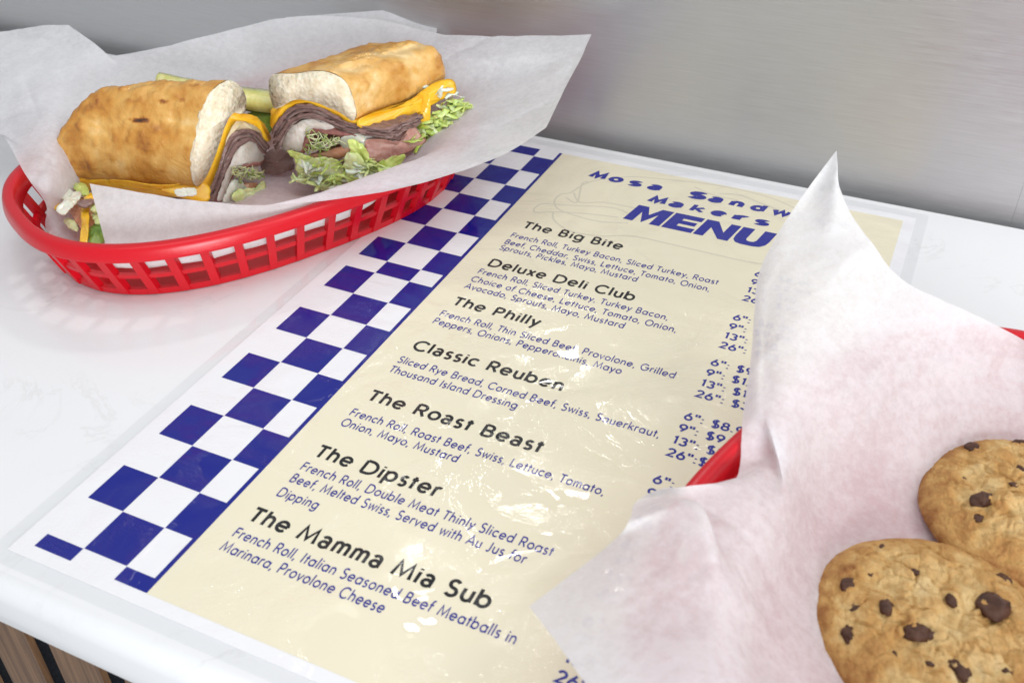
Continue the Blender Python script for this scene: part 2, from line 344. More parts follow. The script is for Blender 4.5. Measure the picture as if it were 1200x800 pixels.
# stroke font ----------------------------------------------------------------
def arc(cx, cy, rx, ry, a0, a1, n=16):
    return [(cx + rx * math.cos(R_(a0 + (a1 - a0) * i / n)), cy + ry * math.sin(R_(a0 + (a1 - a0) * i / n))) for i in range(n + 1)]
def L(*p): return list(p)
C4 = (.25, .235, .21, .21)
CIR = arc(*C4, 0, 360, 28)
G = {
 'a': (.53, [CIR, L((.46, .46), (.46, 0))]), 'b': (.53, [CIR, L((.04, .74), (.04, 0))]), 'c': (.44, [arc(*C4, 45, 315)]),
 'd': (.53, [CIR, L((.46, .74), (.46, 0))]), 'e': (.51, [arc(*C4, 0, 318) , L((.04, .235), (.47, .235))]),
 'f': (.27, [L((.11, 0), (.11, .58)) + arc(.23, .58, .12, .14, 180, 70)[1:], L((0, .44), (.27, .44))]),
 'g': (.53, [CIR, L((.46, .46), (.46, -.03)) + arc(.25, -.03, .21, .17, 0, -150)[1:]]),
 'h': (.46, [L((.06, .74), (.06, 0)), arc(.225, .27, .165, .175, 175, 0) + [(.39, 0)]]),
 'i': (.13, [L((.06, .45), (.06, 0)), L((.06, .56), (.06, .65))]), 'l': (.13, [L((.06, .74), (.06, 0))]),
 'k': (.44, [L((.06, .74), (.06, 0)), L((.40, .46), (.08, .20)), L((.17, .26), (.43, 0))]),
 'm': (.66, [L((.06, .46), (.06, 0)), arc(.19, .30, .13, .145, 175, 0) + [(.32, 0)], arc(.455, .30, .135, .145, 175, 0) + [(.59, 0)]]),
 'n': (.46, [L((.06, .46), (.06, 0)), arc(.225, .27, .165, .175, 175, 0) + [(.39, 0)]]), 'o': (.50, [CIR]),
 'p': (.53, [CIR, L((.04, .46), (.04, -.21))]), 'r': (.28, [L((.06, .46), (.06, 0)), arc(.2, .28, .14, .165, 180, 60)]),
 's': (.34, [arc(.17, .335, .115, .11, 35, 270)[:-1] + arc(.165, .115, .125, .115, 85, -145)]),
 't': (.25, [L((.12, .64), (.12, 0)), L((0, .44), (.25, .44))]),
 'u': (.46, [L((.06, .46), (.06, .19)) + arc(.225, .19, .165, .175, 180, 360)[1:], L((.39, .46), (.39, 0))]),
 'v': (.41, [L((.02, .46), (.205, .02), (.39, .46))]), 'w': (.62, [L((.02, .46), (.16, .03), (.31, .43), (.46, .03), (.60, .46))]),
 'x': (.38, [L((.03, .46), (.35, 0)), L((.35, .46), (.03, 0))]), 'y': (.41, [L((.02, .46), (.21, .02)), L((.39, .46), (.10, -.21))]),
 'A': (.62, [L((.02, 0), (.31, .7), (.60, 0)), L((.13, .22), (.49, .22))]),
 'B': (.52, [L((.06, .7), (.06, 0)), L((.06, .69), (.25, .69)) + arc(.25, .53, .16, .16, 90, -90)[1:] + [(.06, .37)], L((.25, .37)) + arc(.25, .19, .2, .18, 90, -90)[1:] + [(.06, .01)]]),
 'C': (.66, [arc(.37, .35, .33, .35, 42, 318, 22)]), 'D': (.68, [L((.06, .7), (.06, 0)), L((.06, .69), (.27, .69)) + arc(.27, .35, .35, .34, 90, -90)[1:] + [(.06, .01)]]),
 'F': (.44, [L((.06, .7), (.06, 0)), L((.06, .67), (.42, .67)), L((.06, .36), (.38, .36))]),
 'G': (.76, [arc(.37, .35, .33, .35, 42, 360, 22) + [(.40, .35)]]), 'I': (.15, [L((.07, .7), (.07, 0))]),
 'J': (.34, [L((.25, .7), (.25, .16)) + arc(.13, .16, .12, .16, 0, -140)[1:]]), 'L': (.42, [L((.06, .7), (.06, .03), (.40, .03))]),
 'M': (.78, [L((.04, 0), (.13, .68), (.38, .10), (.63, .68), (.72, 0))]), 'O': (.74, [arc(.37, .35, .33, .35, 0, 360, 30)]),
 'P': (.50, [L((.06, .7), (.06, 0)), L((.06, .69), (.26, .69)) + arc(.26, .51, .18, .18, 90, -90)[1:] + [(.06, .33)]]),
 'R': (.52, [L((.06, .7), (.06, 0)), L((.06, .69), (.26, .69)) + arc(.26, .51, .18, .18, 90, -90)[1:] + [(.06, .33)], L((.25, .33), (.47, 0))]),
 'S': (.46, [arc(.23, .525, .165, .17, 35, 270)[:-1] + arc(.22, .175, .19, .178, 85, -145)]),
 'T': (.46, [L((0, .67), (.46, .67)), L((.23, .67), (.23, 0))]),
 '0': (.46, [arc(.23, .35, .18, .34, 0, 360, 24)]), '1': (.26, [L((.04, .58), (.17, .68), (.17, 0))]),
 '2': (.46, [arc(.23, .50, .18, .19, 165, -25) + [(.05, .03), (.43, .03)]]), '3': (.44, [arc(.2, .52, .17, .16, 150, -90), arc(.2, .18, .19, .18, 90, -150)]),
 '4': (.5, [L((.36, 0), (.36, .68), (.04, .18), (.48, .18))]), '5': (.44, [L((.38, .67), (.11, .67), (.08, .38)) + arc(.2, .22, .19, .21, 120, -140)[1:]]),
 '6': (.46, [arc(.23, .21, .19, .2, 0, 360, 22), L((.06, .30), (.30, .70))]), '8': (.46, [arc(.23, .52, .155, .16, 0, 360, 20), arc(.23, .18, .19, .18, 0, 360, 20)]),
 '9': (.46, [arc(.23, .48, .19, .2, 0, 360, 22), L((.40, .39), (.16, 0))]),
 '$': (.46, [arc(.23, .525, .165, .17, 35, 270)[:-1] + arc(.22, .175, .19, .178, 85, -145), L((.225, .80), (.225, -.10))]),
 ':': (.17, [L((.08, .46), (.08, .37)), L((.08, .09), (.08, 0))]), '"': (.28, [L((.05, .74), (.05, .48)), L((.23, .74), (.23, .48))]),
 ',': (.15, [L((.09, .07), (.03, -.11))]), '.': (.15, [L((.07, .09), (.07, 0))]), ' ': (.24, []),
}
A2 = (.45, [arc(.2, .31, .16, .145, 150, 0) + [(.36, 0)], arc(.205, .135, .155, .125, 0, 360, 20)])
def ribbon(pts, hw):
    pts = [Vector((x, y)) for x, y in pts]; m = len(pts); closed = (pts[0] - pts[-1]).length < 1e-5
    l = []; r = []
    for i, p in enumerate(pts):
        a = pts[i - 1] if i > 0 else (pts[-2] if closed else None); b = pts[i + 1] if i < m - 1 else (pts[1] if closed else None)
        d0 = (p - a).normalized() if a is not None else None; d1 = (b - p).normalized() if b is not None else None
        d0 = d0 or d1; d1 = d1 or d0
        n0 = Vector((-d0.y, d0.x)); n1 = Vector((-d1.y, d1.x)); mm = n0 + n1
        if mm.length < .2: mm = n1
        mm.normalize(); k = min(1.9, 1 / max(.3, mm.dot(n1)))
        l.append(p + mm * hw * k); r.append(p - mm * hw * k)
    return l, r
ZT = .044
def text(mb, s, x0, x1, y, cap, wgt, track=0., heading=False, shear=0., z=ZT):
    glyphs = [(A2 if (heading and c == 'a') else G[c]) for c in s]
    nat = sum(g_[0] + track + .06 + wgt * .45 for g_ in glyphs) - track - .06
    em = cap / .7
    sx = (x1 - x0) / nat if x1 else em
    cx = 0.; k = 0
    for ch_, g_ in zip(s, glyphs):
        for st in g_[1]:
            yy = (lambda v: v * 1.14 if v < .47 else .535 + (v - .47) * .76) if heading and ch_.islower() else (lambda v: v)
            l, r = ribbon([((p[0] + wgt * .22), yy(p[1]) * (1 - wgt * .6) + wgt * .3) for p in st], wgt / 2)
            rows = []
            zz = z + .0012 * (k % 4); k += 1
            for q in (l, r):
                rows.append([Vector((x0 + (cx + p.x) * sx + p.y * em * shear, y + p.y * em, zz)) for p in q])
            mb.grid(rows)
        cx += g_[0] + track + .06 + wgt * .45
HEAD = [
 ('The Big Bite', 6.12, 13.33, 31.85, [('French Roll, Turkey Bacon, Sliced Turkey, Roast', 20.2, 30.42), ('Beef, Cheddar, Swiss, Lettuce, Tomato, Onion,', 19.95, 29.46), ('Sprouts, Pickles, Mayo, Mustard', 15.5, 28.66)]),
 ('Deluxe Deli Club', 6.08, 16.05, 26.52, [('French Roll, Sliced Turkey, Turkey Bacon,', 18.55, 25.46), ('Choice of Cheese, Lettuce, Tomato, Onion,', 19.37, 24.48), ('Avocado, Sprouts, Mayo, Mustard', 16.45, 23.6)]),
 ('The Philly', 6.04, 11.8, 21.65, [('French Roll, Thin Sliced Beef, Provolone, Grilled', 20.58, 20.32), ('Peppers, Onions, Pepperoncinis, Mayo', 17.76, 19.46)]),
 ('Classic Reuben', 6.04, 15.38, 16.72, [('Sliced Rye Bread, Corned Beef, Swiss, Sauerkraut,', 21.32, 15.32), ('Thousand Island Dressing', 13.75, 14.37)]),
 ('The Roast Beast', 6.05, 16.26, 11.76, [('French Roll, Roast Beef, Swiss, Lettuce, Tomato,', 20.2, 10.31), ('Onion, Mayo, Mustard', 12.77, 9.44)]),
 ('The Dipster', 5.95, 13.03, 6.88, [('French Roll, Double Meat Thinly Sliced Roast', 19.42, 5.8), ('Beef, Melted Swiss, Served with Au Jus for', 18.5, 4.9), ('Dipping', 8.22, 3.85)]),
 ('The Mamma Mia Sub', 5.6, 18.15, 1.95, [('French Roll, Italian Seasoned Beef Meatballs in', 19.9, .85), ('Marinara, Provolone Cheese', 14.15, -.06)]),
]
for h, x0, x1, y, lines in HEAD:
    mb = MB(); text(mb, h, x0, x1, y, .93, .135, heading=True); mb.build('heading', mat['ink_dark'], menu, smooth=False, label='heading reading ' + h)
    mb = MB()
    for s, xe, yy in lines: text(mb, s, 5.92 if y > 5 else 5.6 if y < 3 else 5.9, xe, yy, .61, .105)
    mb.build('description', mat['ink_blue'], menu, smooth=False)
PR = [(32.4, ['6": $8.99', '9": $9.99', '13": $18', '26": $35']), (27.15, ['6": $8.99', '9": $9.99', '13": $18', '26": $35']),
      (22.34, ['6": $9', '9": $12', '13": $18', '26": $3']), (17.28, ['6": $8.99', '9": $9.9', '13": $1', '26":$3']), (12.15, ['6":', '9":', '13":', '26":']),
      (7.6, ['6":', '9":', '13":', '26":']), (2.95, ['6":', '9":', '13":', '26":'])]
for y, ls in PR:
    mb = MB()
    for k, s in enumerate(ls):
        text(mb, s, 22.0, None, y - k * 1.01, .63, .14, track=-.01)
    mb.build('price_list', mat['ink_blue'], menu, smooth=False)
mb = MB()
def spaced(s, x0, pitch, y, cap, wx):
    for i, c in enumerate(s):
        if c == ' ': continue
        wd = wx * (1.25 if c in 'MSw' else 1.)
        text(mb, c, x0 + i * pitch, x0 + i * pitch + wd, y, cap, .28 if c in 'MS' else .16 if c == 'k' else .23, heading=True, shear=.18)
spaced('Mosa Sandwich', 7.5, 1.51, 40.7, 1.0, 1.02)
spaced('Makers', 12.7, 1.52, 38.87, .95, 1.02)
def poly(pts, x0, y0, sx, sy, shear=.17):
    mb.add([(x0 + x * sx + y * sy * shear, y0 + y * sy, ZT) for x, y in pts], [tuple(range(len(pts)))])
MX, MY, SX, SY = 12.0, 35.88, 2.28, 2.3
def strip(quads, ox):
    for q in quads: poly(q, MX + ox, MY, SX, SY)
strip([[(0, 0), (.30, 0), (.30, .62), (.30, 1), (0, 1)], [(.30, .62), (.56, .0), (.56, .52), (.34, 1), (.30, 1)], [(.56, 0), (.82, .62), (.82, 1), (.78, 1), (.56, .52)], [(.82, 0), (1.14, 0), (1.14, 1), (.82, 1)]], 0)
strip([[(0, 0), (.36, 0), (.36, 1), (0, 1)], [(.36, .74), (.9, .74), (.9, 1), (.36, 1)], [(.36, .40), (.84, .40), (.84, .62), (.36, .62)], [(.36, 0), (.92, 0), (.92, .26), (.36, .26)]], 2.75)
strip([[(0, 0), (.30, 0), (.30, .58), (.30, 1), (0, 1)], [(.30, .58), (.74, 0), (.74, .42), (.36, 1), (.30, 1)], [(.74, 0), (1.04, 0), (1.04, 1), (.74, 1), (.74, .42)]], 4.98)
strip([[(0, .42), (.35, .36), (.35, 1), (0, 1)], [(0, .42), (.03, .2), (.14, .05), (.32, 0), (.5, 0), (.5, .24), (.40, .26), (.35, .36)],
       [(.5, 0), (.68, 0), (.86, .05), (.97, .2), (1., .42), (.65, .36), (.60, .26), (.5, .24)], [(.65, .36), (1, .42), (1, 1), (.65, 1)]], 7.5)
mb.build('title', mat['ink_title'], menu, smooth=False, label='blue slanted title lettering ending in MENU')
mb = MB()
LOGO = [[(25.6, 38.6), (25.0, 41.0), (22.33, 42.31), (20.2, 43.1), (16.62, 43.3), (13.2, 42.71), (10.46, 42.03), (8.48, 40.59), (7.69, 39.4), (7.3, 37.88), (6.76, 37.37), (6.71, 36.3), (7.37, 35.32), (8.74, 34.93), (10.68, 34.83), (12.55, 35.43)],
        [(5.84, 34.62), (6.07, 35.49), (6.93, 35.78), (8.22, 36.21), (10.8, 37.01), (12.1, 36.7)], [(5.84, 34.62), (6.2, 34.19), (7.35, 34.8), (9.26, 35.42), (11.68, 35.91)],
        [(7.25, 34.76), (7.82, 33.68), (9.37, 32.8), (11.37, 33.01), (13.32, 33.89), (15.99, 33.95), (19.26, 33.88), (21.77, 33.94), (24.5, 34.6)],
        [(7.26, 37.07), (8.25, 36.73), (7.58, 39.35), (7.82, 40.01)], [(7.51, 37.97), (8.46, 36.83), (9.91, 37.48), (11.31, 37.6), (12.49, 37.62)],
        [(17.0, 42.1), (18.5, 42.5), (20.0, 42.0), (21.6, 41.4), (23.0, 40.2)], [(15.2, 42.4), (16.6, 41.8), (18.6, 41.7)]]
for k, s in enumerate(LOGO):
    q = spline([Vector((x, y, 0)) for x, y in s], 60)
    l, r = ribbon([(p.x, p.y) for p in q], .07)
    mb.grid([[Vector((p.x, p.y, .0395 + .0006 * k)) for p in e] for e in (l, r)])
mb.build('sandwich_logo', mat['ink_grey'], menu, smooth=False)

# ------------------------------------------------------------------ baskets
def sell(cx, cy, th, a, b, n, z, N):
    out = []
    P = []
    for i in range(1440):
        t = 2 * math.pi * i / 1440; c, s = math.cos(t), math.sin(t)
        P.append((a * math.copysign(abs(c) ** (2 / n), c), b * math.copysign(abs(s) ** (2 / n), s)))
    q = resample([Vector((x, y, 0)) for x, y in P], N)
    return [Vector((cx + p.x * math.cos(th) - p.y * math.sin(th), cy + p.x * math.sin(th) + p.y * math.cos(th), z)) for p in q]
def basket(cx, cy, th, label):
    t = thing('food_basket', (cx, cy, 0), label, 'basket', 'red plastic food baskets on the counter')
    A, B, NN, N = 16.4, 10.9, 2.5, 380
    def ring(inset, z): return sell(cx, cy, th, A - inset, B - inset, NN, z, N)
    mb = MB()
    mb.grid([ring(*p) for p in ((.5, 3.56), (.1, 3.52), (.0, 3.58), (0, 3.72), (.06, 4.1), (.16, 4.38), (.28, 4.47), (.62, 4.5), (.76, 4.45), (.84, 4.3), (1.1, 3.3), (.97, 3.22), (.74, 3.95), (.4, 4.1), (.25, 3.9))], closeu=True, closev=True)
    mb.build('rim', mat['red'], t)
    mb = MB()
    po, pi_ = ring(.52, 3.8), ring(.8, 3.8); bo, bi = ring(1.95, .05), ring(2.25, .05)
    def lerp_ring(s, k): return [a.lerp(b, s) for a, b in ((po[i], bo[i]) if k == 0 else (pi_[i], bi[i]) for i in range(N))]
    for s0, s1 in ((.49, .585), (.86, 1.0)):
        ro0, ro1, ri0, ri1 = lerp_ring(s0, 0), lerp_ring(s1, 0), lerp_ring(s0, 1), lerp_ring(s1, 1)
        d = .03
        mb.grid([ro0, ro1, ri1, ri0], closeu=True, closev=True)
    npost = 42; hw = 1.45 * .5
    for k in range(npost):
        c = int((k + .5) / npost * N); rows = []
        for s in (-.02, .5, .97):
            a, b = po[c].lerp(bo[c], s), pi_[c].lerp(bi[c], s)
            nrm = (a - b).normalized(); tan = (po[(c + 1) % N] - po[c - 1]).normalized() * .26
            a2 = a + nrm * .10; b2 = b - nrm * .04
            rows.append([a2 - tan, a2 + tan, b2 + tan, b2 - tan])
        mb.grid(rows, closeu=True); n0 = len(mb.v); mb.f += [tuple(range(n0 - 4, n0)), tuple(range(n0 - 12, n0 - 8))]
    mb.build('slotted_wall', mat['red'], t, smooth=False)
    mb = MB(); f1 = ring(2.0, .04); f2 = ring(2.2, .34); f3 = ring(2.6, .2)
    mb.grid([f1, f2, f3], closeu=True); mb.f.append(tuple(2 * N + i for i in range(N))); mb.f.append(tuple(range(N)))
    mb.build('base', mat['red'], t, smooth=False)
    return t
basket(-12.25, 27.95, 1.105, 'red plastic slotted basket holding the cut sandwich, standing on the white counter')
basket(36.05, 9.9, 1.257, 'red plastic basket holding the chocolate chip cookies, mostly hidden under its paper liner')

# ------------------------------------------------------------------ paper liners
def wrinkle(rows, amp, scale, edge_keep=2):
    nr, nc = len(rows), len(rows[0])
    for i in range(nr):
        for j in range(nc):
            p = rows[i][j]
            d = noise.noise(p * scale) + 1.9 * abs(noise.noise(p * scale * .8 + Vector((1, 7, 4)))) + 1.3 * abs(noise.noise(p * scale * 1.9 + Vector((3, 1, 9)))) - .7
            rows[i][j] = p + Vector((.3, -.3, .9)) * d * amp
    return rows
def crease(rows, n, seed, amp=.16, keep=0.):
    """sharp fold lines: each is the trace of a random upright plane across part of the sheet"""
    rr = random.Random(seed); nr, nc = len(rows), len(rows[0]); L_ = []
    for _ in range(n):
        P = rows[rr.randrange(nr)][rr.randrange(int(nc * keep), nc)].copy(); a = rr.uniform(0, math.pi)
        L_.append((P, Vector((math.cos(a), math.sin(a), rr.uniform(-.5, .5))).normalized(), rr.uniform(3, 9), rr.choice((-1, 1)) * amp * rr.uniform(.5, 1.2), rr.uniform(.35, .9)))
    out = []
    for i in range(nr):
        r_ = []
        for j in range(nc):
            p = rows[i][j]; h = 0
            for (P, nn, ln, am, wd) in L_:
                q = p - P; t_ = q.length / ln
                if t_ < 1: h += am * math.exp(-abs(q.dot(nn)) / wd) * (1 - t_ * t_)
            r_.append(p + Vector((.15, -.35, .9)) * h)
        out.append(r_)
    return out
def V(x, y, z): return Vector((x, y, z))
mb = MB()
def wallpt(px, inset, z):
    ring = sell(-12.25, 27.95, 1.105, 16.4 - inset, 10.9 - inset, 2.5, z, 720); best = None
    for p in ring:
        d = RM @ (np.array(p) - CAM); x = 600 + FPX * d[0] / d[2]; y = 400 + FPX * d[1] / d[2]
        e = abs(x - px) - .02 * y
        if best is None or e < best[0]: best = (e, p)
    return best[1]
ctrl = [
 [at(105, 215, 5.5), at(170, 226, 5.4), at(240, 237, 5.2), at(330, 240, 5.0), at(460, 222, 5.1), at(560, 195, 5.6), at(605, 174, 6.3), at(640, 150, 7.2)],
 [at(122, 280, 3.2), at(185, 279, 3.2), at(255, 270, 3.4), at(345, 236, 4.85), at(440, 203, 4.85), at(535, 172, 5.1), at(590, 150, 6.0), at(655, 118, 7.6)],
 [wallpt(130, 2.0, 1.9), wallpt(190, 2.0, 1.9), wallpt(262, 2.0, 1.9), wallpt(350, 1.9, 2.1), wallpt(432, 1.9, 2.2), at(522, 160, 4.8), at(588, 138, 6.2), at(661, 105, 7.8)],
 [V(-18.0, 18.6, .85), V(-15.2, 18.8, .8), V(-12, 21.2, .8), V(-8.2, 25.2, .85), V(-5.8, 29.2, 1.0), at(517, 145, 4.5), at(585, 120, 6.2), at(670, 88, 8.0)],
 [V(-22.5, 23, .9), V(-20, 25.5, .8), V(-17.3, 28, .8), V(-13.5, 31, .8), V(-9.5, 34.5, 1.0), at(520, 112, 4.9), at(590, 92, 6.6), at(681, 68, 8.5)],
 [V(-25.2, 26.0, 4.9), V(-24.2, 30, 5.0), V(-21.6, 34.4, 5.0), V(-17.6, 38.4, 5.0), V(-11.5, 41.6, 5.2), at(520, 70, 6.9), at(595, 66, 7.7), at(687, 54, 8.8)],
 [at(120, 68, 6.8), at(190, 55, 7.0), at(250, 40, 7.2), at(340, 20.5, 7.6), at(430, 22, 7.7), at(516, 39, 7.7), at(600, 42, 8.4), at(693, 41, 9.0)],
]
s1 = crease(wrinkle(sheet(ctrl, 170, 150), .06, .33), 26, 5)
mb.grid(s1)
# the back corner standing behind it, ending in the notch beside the right half
ctrl = [[at(320, 80, 4.3), at(390, 75, 4.4), at(450, 75, 4.6), at(498, 72, 4.8)],
        [at(315, 50, 6.0), at(390, 45, 6.2), at(455, 42, 6.4), at(510, 45, 6.5)],
        [at(325, 34, 6.6), at(400, 28, 6.9), at(460, 24, 7.2), at(512, 22, 7.2)],
        [at(335, 20.3, 7.2), at(400, 16, 7.5), at(450, 12, 7.7), at(505, 7, 7.9)]]
mb.grid(wrinkle(sheet(ctrl, 40, 30), .03, .4))
# left lobe folded out over the end of the basket
ctrl = [[at(-150, 70, 5.0), at(-70, 52, 6.0), at(0, 38, 7.0), at(45, 31, 7.8), at(80, 29, 8.4)],
        [at(-120, 120, 4.6), at(-50, 105, 5.4), at(20, 85, 6.4), at(75, 62, 7.2), at(112, 52, 7.7)],
        [at(-60, 150, 4.6), at(-5, 142, 5.0), at(42, 128, 5.8), at(92, 105, 6.0), at(140, 78, 6.4)],
        [at(-5, 152, 4.7), at(28, 172, 5.0), at(58, 168, 5.2), at(95, 150, 4.7), at(165, 108, 5.0)],
        [at(30, 205, 4.75), at(48, 215, 4.5), at(68, 212, 4.0), at(100, 195, 3.0), at(170, 150, 3.4)],
        [at(54, 240, 2.9), at(64, 245, 2.3), at(82, 240, 1.7), at(110, 228, 1.2), at(160, 190, 1.4)],
        [at(54, 268, 1.4), at(72, 276, 1.1), at(95, 272, .9), at(120, 262, .8), at(160, 220, .8)],
        [at(75, 292, 1.0), at(95, 296, .9), at(115, 295, .9), at(135, 285, .8), at(165, 240, .7)]]
mb.grid(crease(wrinkle(sheet(ctrl, 100, 110), .07, .4), 12, 9))
o = mb.build('paper_liner', mat['deli']); o['label'] = 'white deli paper lining the left basket, its wide corners standing up behind the sandwich'; o['category'] = 'paper'; o['group'] = 'paper basket liners'
mb = MB()
ctrl = [
 # back edge, peak to the right
 [at(980, 177, 11.6), at(981, 190, 11.2), at(985, 222, 10.2), at(1010, 270, 9.0), at(1060, 330, 7.4), at(1150, 373, 5.7), at(1206, 401, 4.8), at(1330, 470, 4.2)],
 [at(943, 226, 9.6), at(955, 235, 9.4), at(975, 285, 8.6), at(1015, 345, 7.2), at(1070, 395, 5.6), at(1145, 425, 3.9), at(1215, 455, 2.8), at(1330, 520, 2.6)],
 [at(908, 280, 8.0), at(922, 292, 8.0), at(960, 345, 7.3), at(1015, 410, 5.6), at(1075, 450, 3.9), at(1150, 490, 2.0), at(1220, 520, 1.2), at(1340, 580, 1.4)],
 [at(887, 330, 6.9), at(900, 345, 7.0), at(938, 405, 6.5), at(1000, 470, 4.5), at(1070, 515, 2.2), at(1150, 560, .6), at(1230, 590, .46), at(1350, 640, .46)],
 [at(881, 410, 5.9), at(893, 420, 6.1), at(925, 470, 5.6), at(985, 530, 2.6), at(1060, 580, .7), at(1150, 640, .42), at(1250, 680, .42), at(1360, 720, .42)],
 [at(870, 490, 5.0), at(893, 490, 5.4), at(918, 535, 4.6), at(970, 590, 1.5), at(1050, 650, .46), at(1150, 720, .42), at(1260, 770, .42), at(1380, 800, .42)],
 [at(864, 558, 4.2), at(906, 536, 4.0), at(920, 580, 4.0), at(962, 640, 1.2), at(1040, 710, .46), at(1150, 800, .42), at(1270, 850, .42), at(1400, 880, .42)],
 [at(828, 568, 5.0), at(872, 566, 5.0), at(898, 625, 4.1), at(942, 695, 1.3), at(1030, 780, .46), at(1150, 880, .46), at(1280, 930, .46), at(1420, 960, .46)],
 [at(778, 571, 5.6), at(828, 578, 5.15), at(866, 655, 4.6), at(922, 740, 2.4), at(1020, 850, .6), at(1150, 960, 1.2), at(1290, 1000, 1.4), at(1430, 1040, 1.4)],
 [at(745, 588, 5.2), at(806, 589, 5.15), at(860, 668, 4.9), at(915, 760, 2.8), at(1015, 880, 1.4), at(1150, 990, 1.6), at(1290, 1030, 1.8), at(1430, 1070, 1.8)],
 [at(738, 608, 6.0), at(816, 592, 6.7), at(850, 690, 5.5), at(905, 790, 3.2), at(1010, 920, 2.2), at(1150, 1030, 2.4), at(1290, 1080, 2.6), at(1430, 1110, 2.6)],
 [at(716, 636, 5.2), at(758, 648, 5.7), at(820, 735, 5.6), at(885, 850, 5.2), at(1000, 980, 5.0), at(1150, 1090, 4.4), at(1290, 1140, 4.6), at(1430, 1170, 4.6)],
 [at(620, 710, 4.2), at(655, 756, 4.9), at(720, 845, 5.5), at(820, 950, 5.6), at(950, 1070, 5.4), at(1100, 1180, 5.6), at(1280, 1230, 5.6), at(1430, 1250, 5.6)],
]
s2 = crease(wrinkle(sheet(ctrl, 190, 230), .07, .36), 30, 21, keep=.17)
mb.grid(s2)
o = mb.build('paper_liner', mat['deli']); o['label'] = 'white deli paper under the cookies with one tall pointed corner rising over the menu'; o['category'] = 'paper'; o['group'] = 'paper basket liners'

# ------------------------------------------------------------------ sandwich halves
def set_attr(o, name, vals):
    a = o.data.attributes.new(name, 'FLOAT', 'POINT'); a.data.foreach_set('value', vals)
def extrude(loop, d, Ln, m=14, shrink=.9, jit=.06, sc_=1.2, capf=True, bulge=0., seed=0):
    """a traced slice of the sandwich run back along the loaf; front cap is a fan of rings so it has relief"""
    c = sum(loop, Vector()) / len(loop); mb = MB(); rows = []
    for i in range(m + 1):
        s = i / m; k = 1 - (1 - shrink) * s
        off = Vector(d) * Ln * s
        rr = []
        for p in loop:
            q = c + (p - c) * k + off
            e = Vector((noise.noise(q * sc_ + Vector((seed, 0, 0))), noise.noise(q * sc_ + Vector((9, seed, 0))), noise.noise(q * sc_ + Vector((0, 4, seed))))) * jit * (1.6 if i else .6)
            rr.append(q + e)
        rows.append(rr)
    mb.grid(rows, closeu=True)
    n = len(loop); mb.f += [tuple(range(n)), tuple(range(m * n, m * n + n))]
    return mb
def px_loop(pts, P, n, N=90, smooth=True):
    q = [onp(x, y, P, n) for x, y in pts]
    if smooth: q = spline(q, 4 * len(q), closed=True)
    return resample(q, N)
def bun(loop, d, Ln, parent, taper, anchor, groove, spots, lump=.22, label=None, tonef=None):
    NS = 90; N = len(loop); rows = []
    for i in range(NS + 1):
        s = i / NS
        k = taper(s); off = Vector(d) * Ln * s
        rows.append([anchor + (p - anchor) * k + off for p in loop])
    mb = MB(); mb.grid(rows, closeu=True); mb.f.append(tuple(NS * N + j for j in range(N)))
    # displace
    cen = [sum(r, Vector()) / N for r in rows]
    toast = []
    for i in range(NS + 1):
        for j in range(N):
            idx = i * N + j; p = mb.v[idx]; nr = (p - cen[i]); nr.normalize()
            s = i / NS
            lum = fbm(p, .42, 3) * lump * 1.5 + fbm(p + Vector((7, 3, 1)), 1.5, 4) * .07
            bl = max(0., noise.noise(p * 2.0) - .22) * .22
            rid = max(0., 1 - abs(noise.noise(p * .75 + Vector((4, 4, 4)))) * 7)
            lum -= .075 * rid
            edge = min(1., s * 6)
            gr = groove(p, s)
            mb.v[idx] = p + nr * ((lum + bl) * edge - gr * .55 * edge)
            tv = \
                .45 + .34 * fbm(p + Vector((3, 3, 3)), .5, 4) + .6 * lum + bl * 1.6 - gr * .5 + (tonef(p, s, nr) if tonef else 0)
            if spots and nr.dot(Vector(CAM) - p) > 0:
                X, Y = pj(p)
                for sx_, sy_, rx_, ry_, ss in spots:
                    dd = math.hypot((X - sx_) / rx_, (Y - sy_) / ry_) + .5 * noise.noise(p * 4)
                    if dd < 1: tv += ss * min(1, 2 * (1 - dd))
            toast.append(max(0, min(1.25, tv)))
    o = mb.build('bread_crust', mat['crust'], parent)
    set_attr(o, 'toast', toast)
    return o
def ribbon3(mb, pts, wid, nrm, crink=.1, n=14):
    q = spline(pts, n); nrm = Vector(nrm).normalized(); rows = [[], [], []]
    for i, p in enumerate(q):
        t = (q[min(i + 1, n - 1)] - q[max(0, i - 1)]).normalized(); s = t.cross(nrm)
        if s.length < 1e-3: s = Vector((1, 0, 0))
        s.normalize(); wv = wid * (.35 + .65 * math.sin(math.pi * (i + .6) / (n + .2)))
        j = nrm * noise.noise(p * 3) * crink
        rows[0].append(p - s * wv / 2 + nrm * crink * noise.noise(p * 4 + Vector((2, 2, 2)))); rows[1].append(p + j + nrm * wid * .12); rows[2].append(p + s * wv / 2 + nrm * crink * noise.noise(p * 4 + Vector((8, 1, 2))))
    top = rows; th = nrm * .035
    mb.grid([rows[0], rows[1], rows[2], [p - th for p in rows[2]], [p - th for p in rows[1]], [p - th for p in rows[0]]], closev=True)
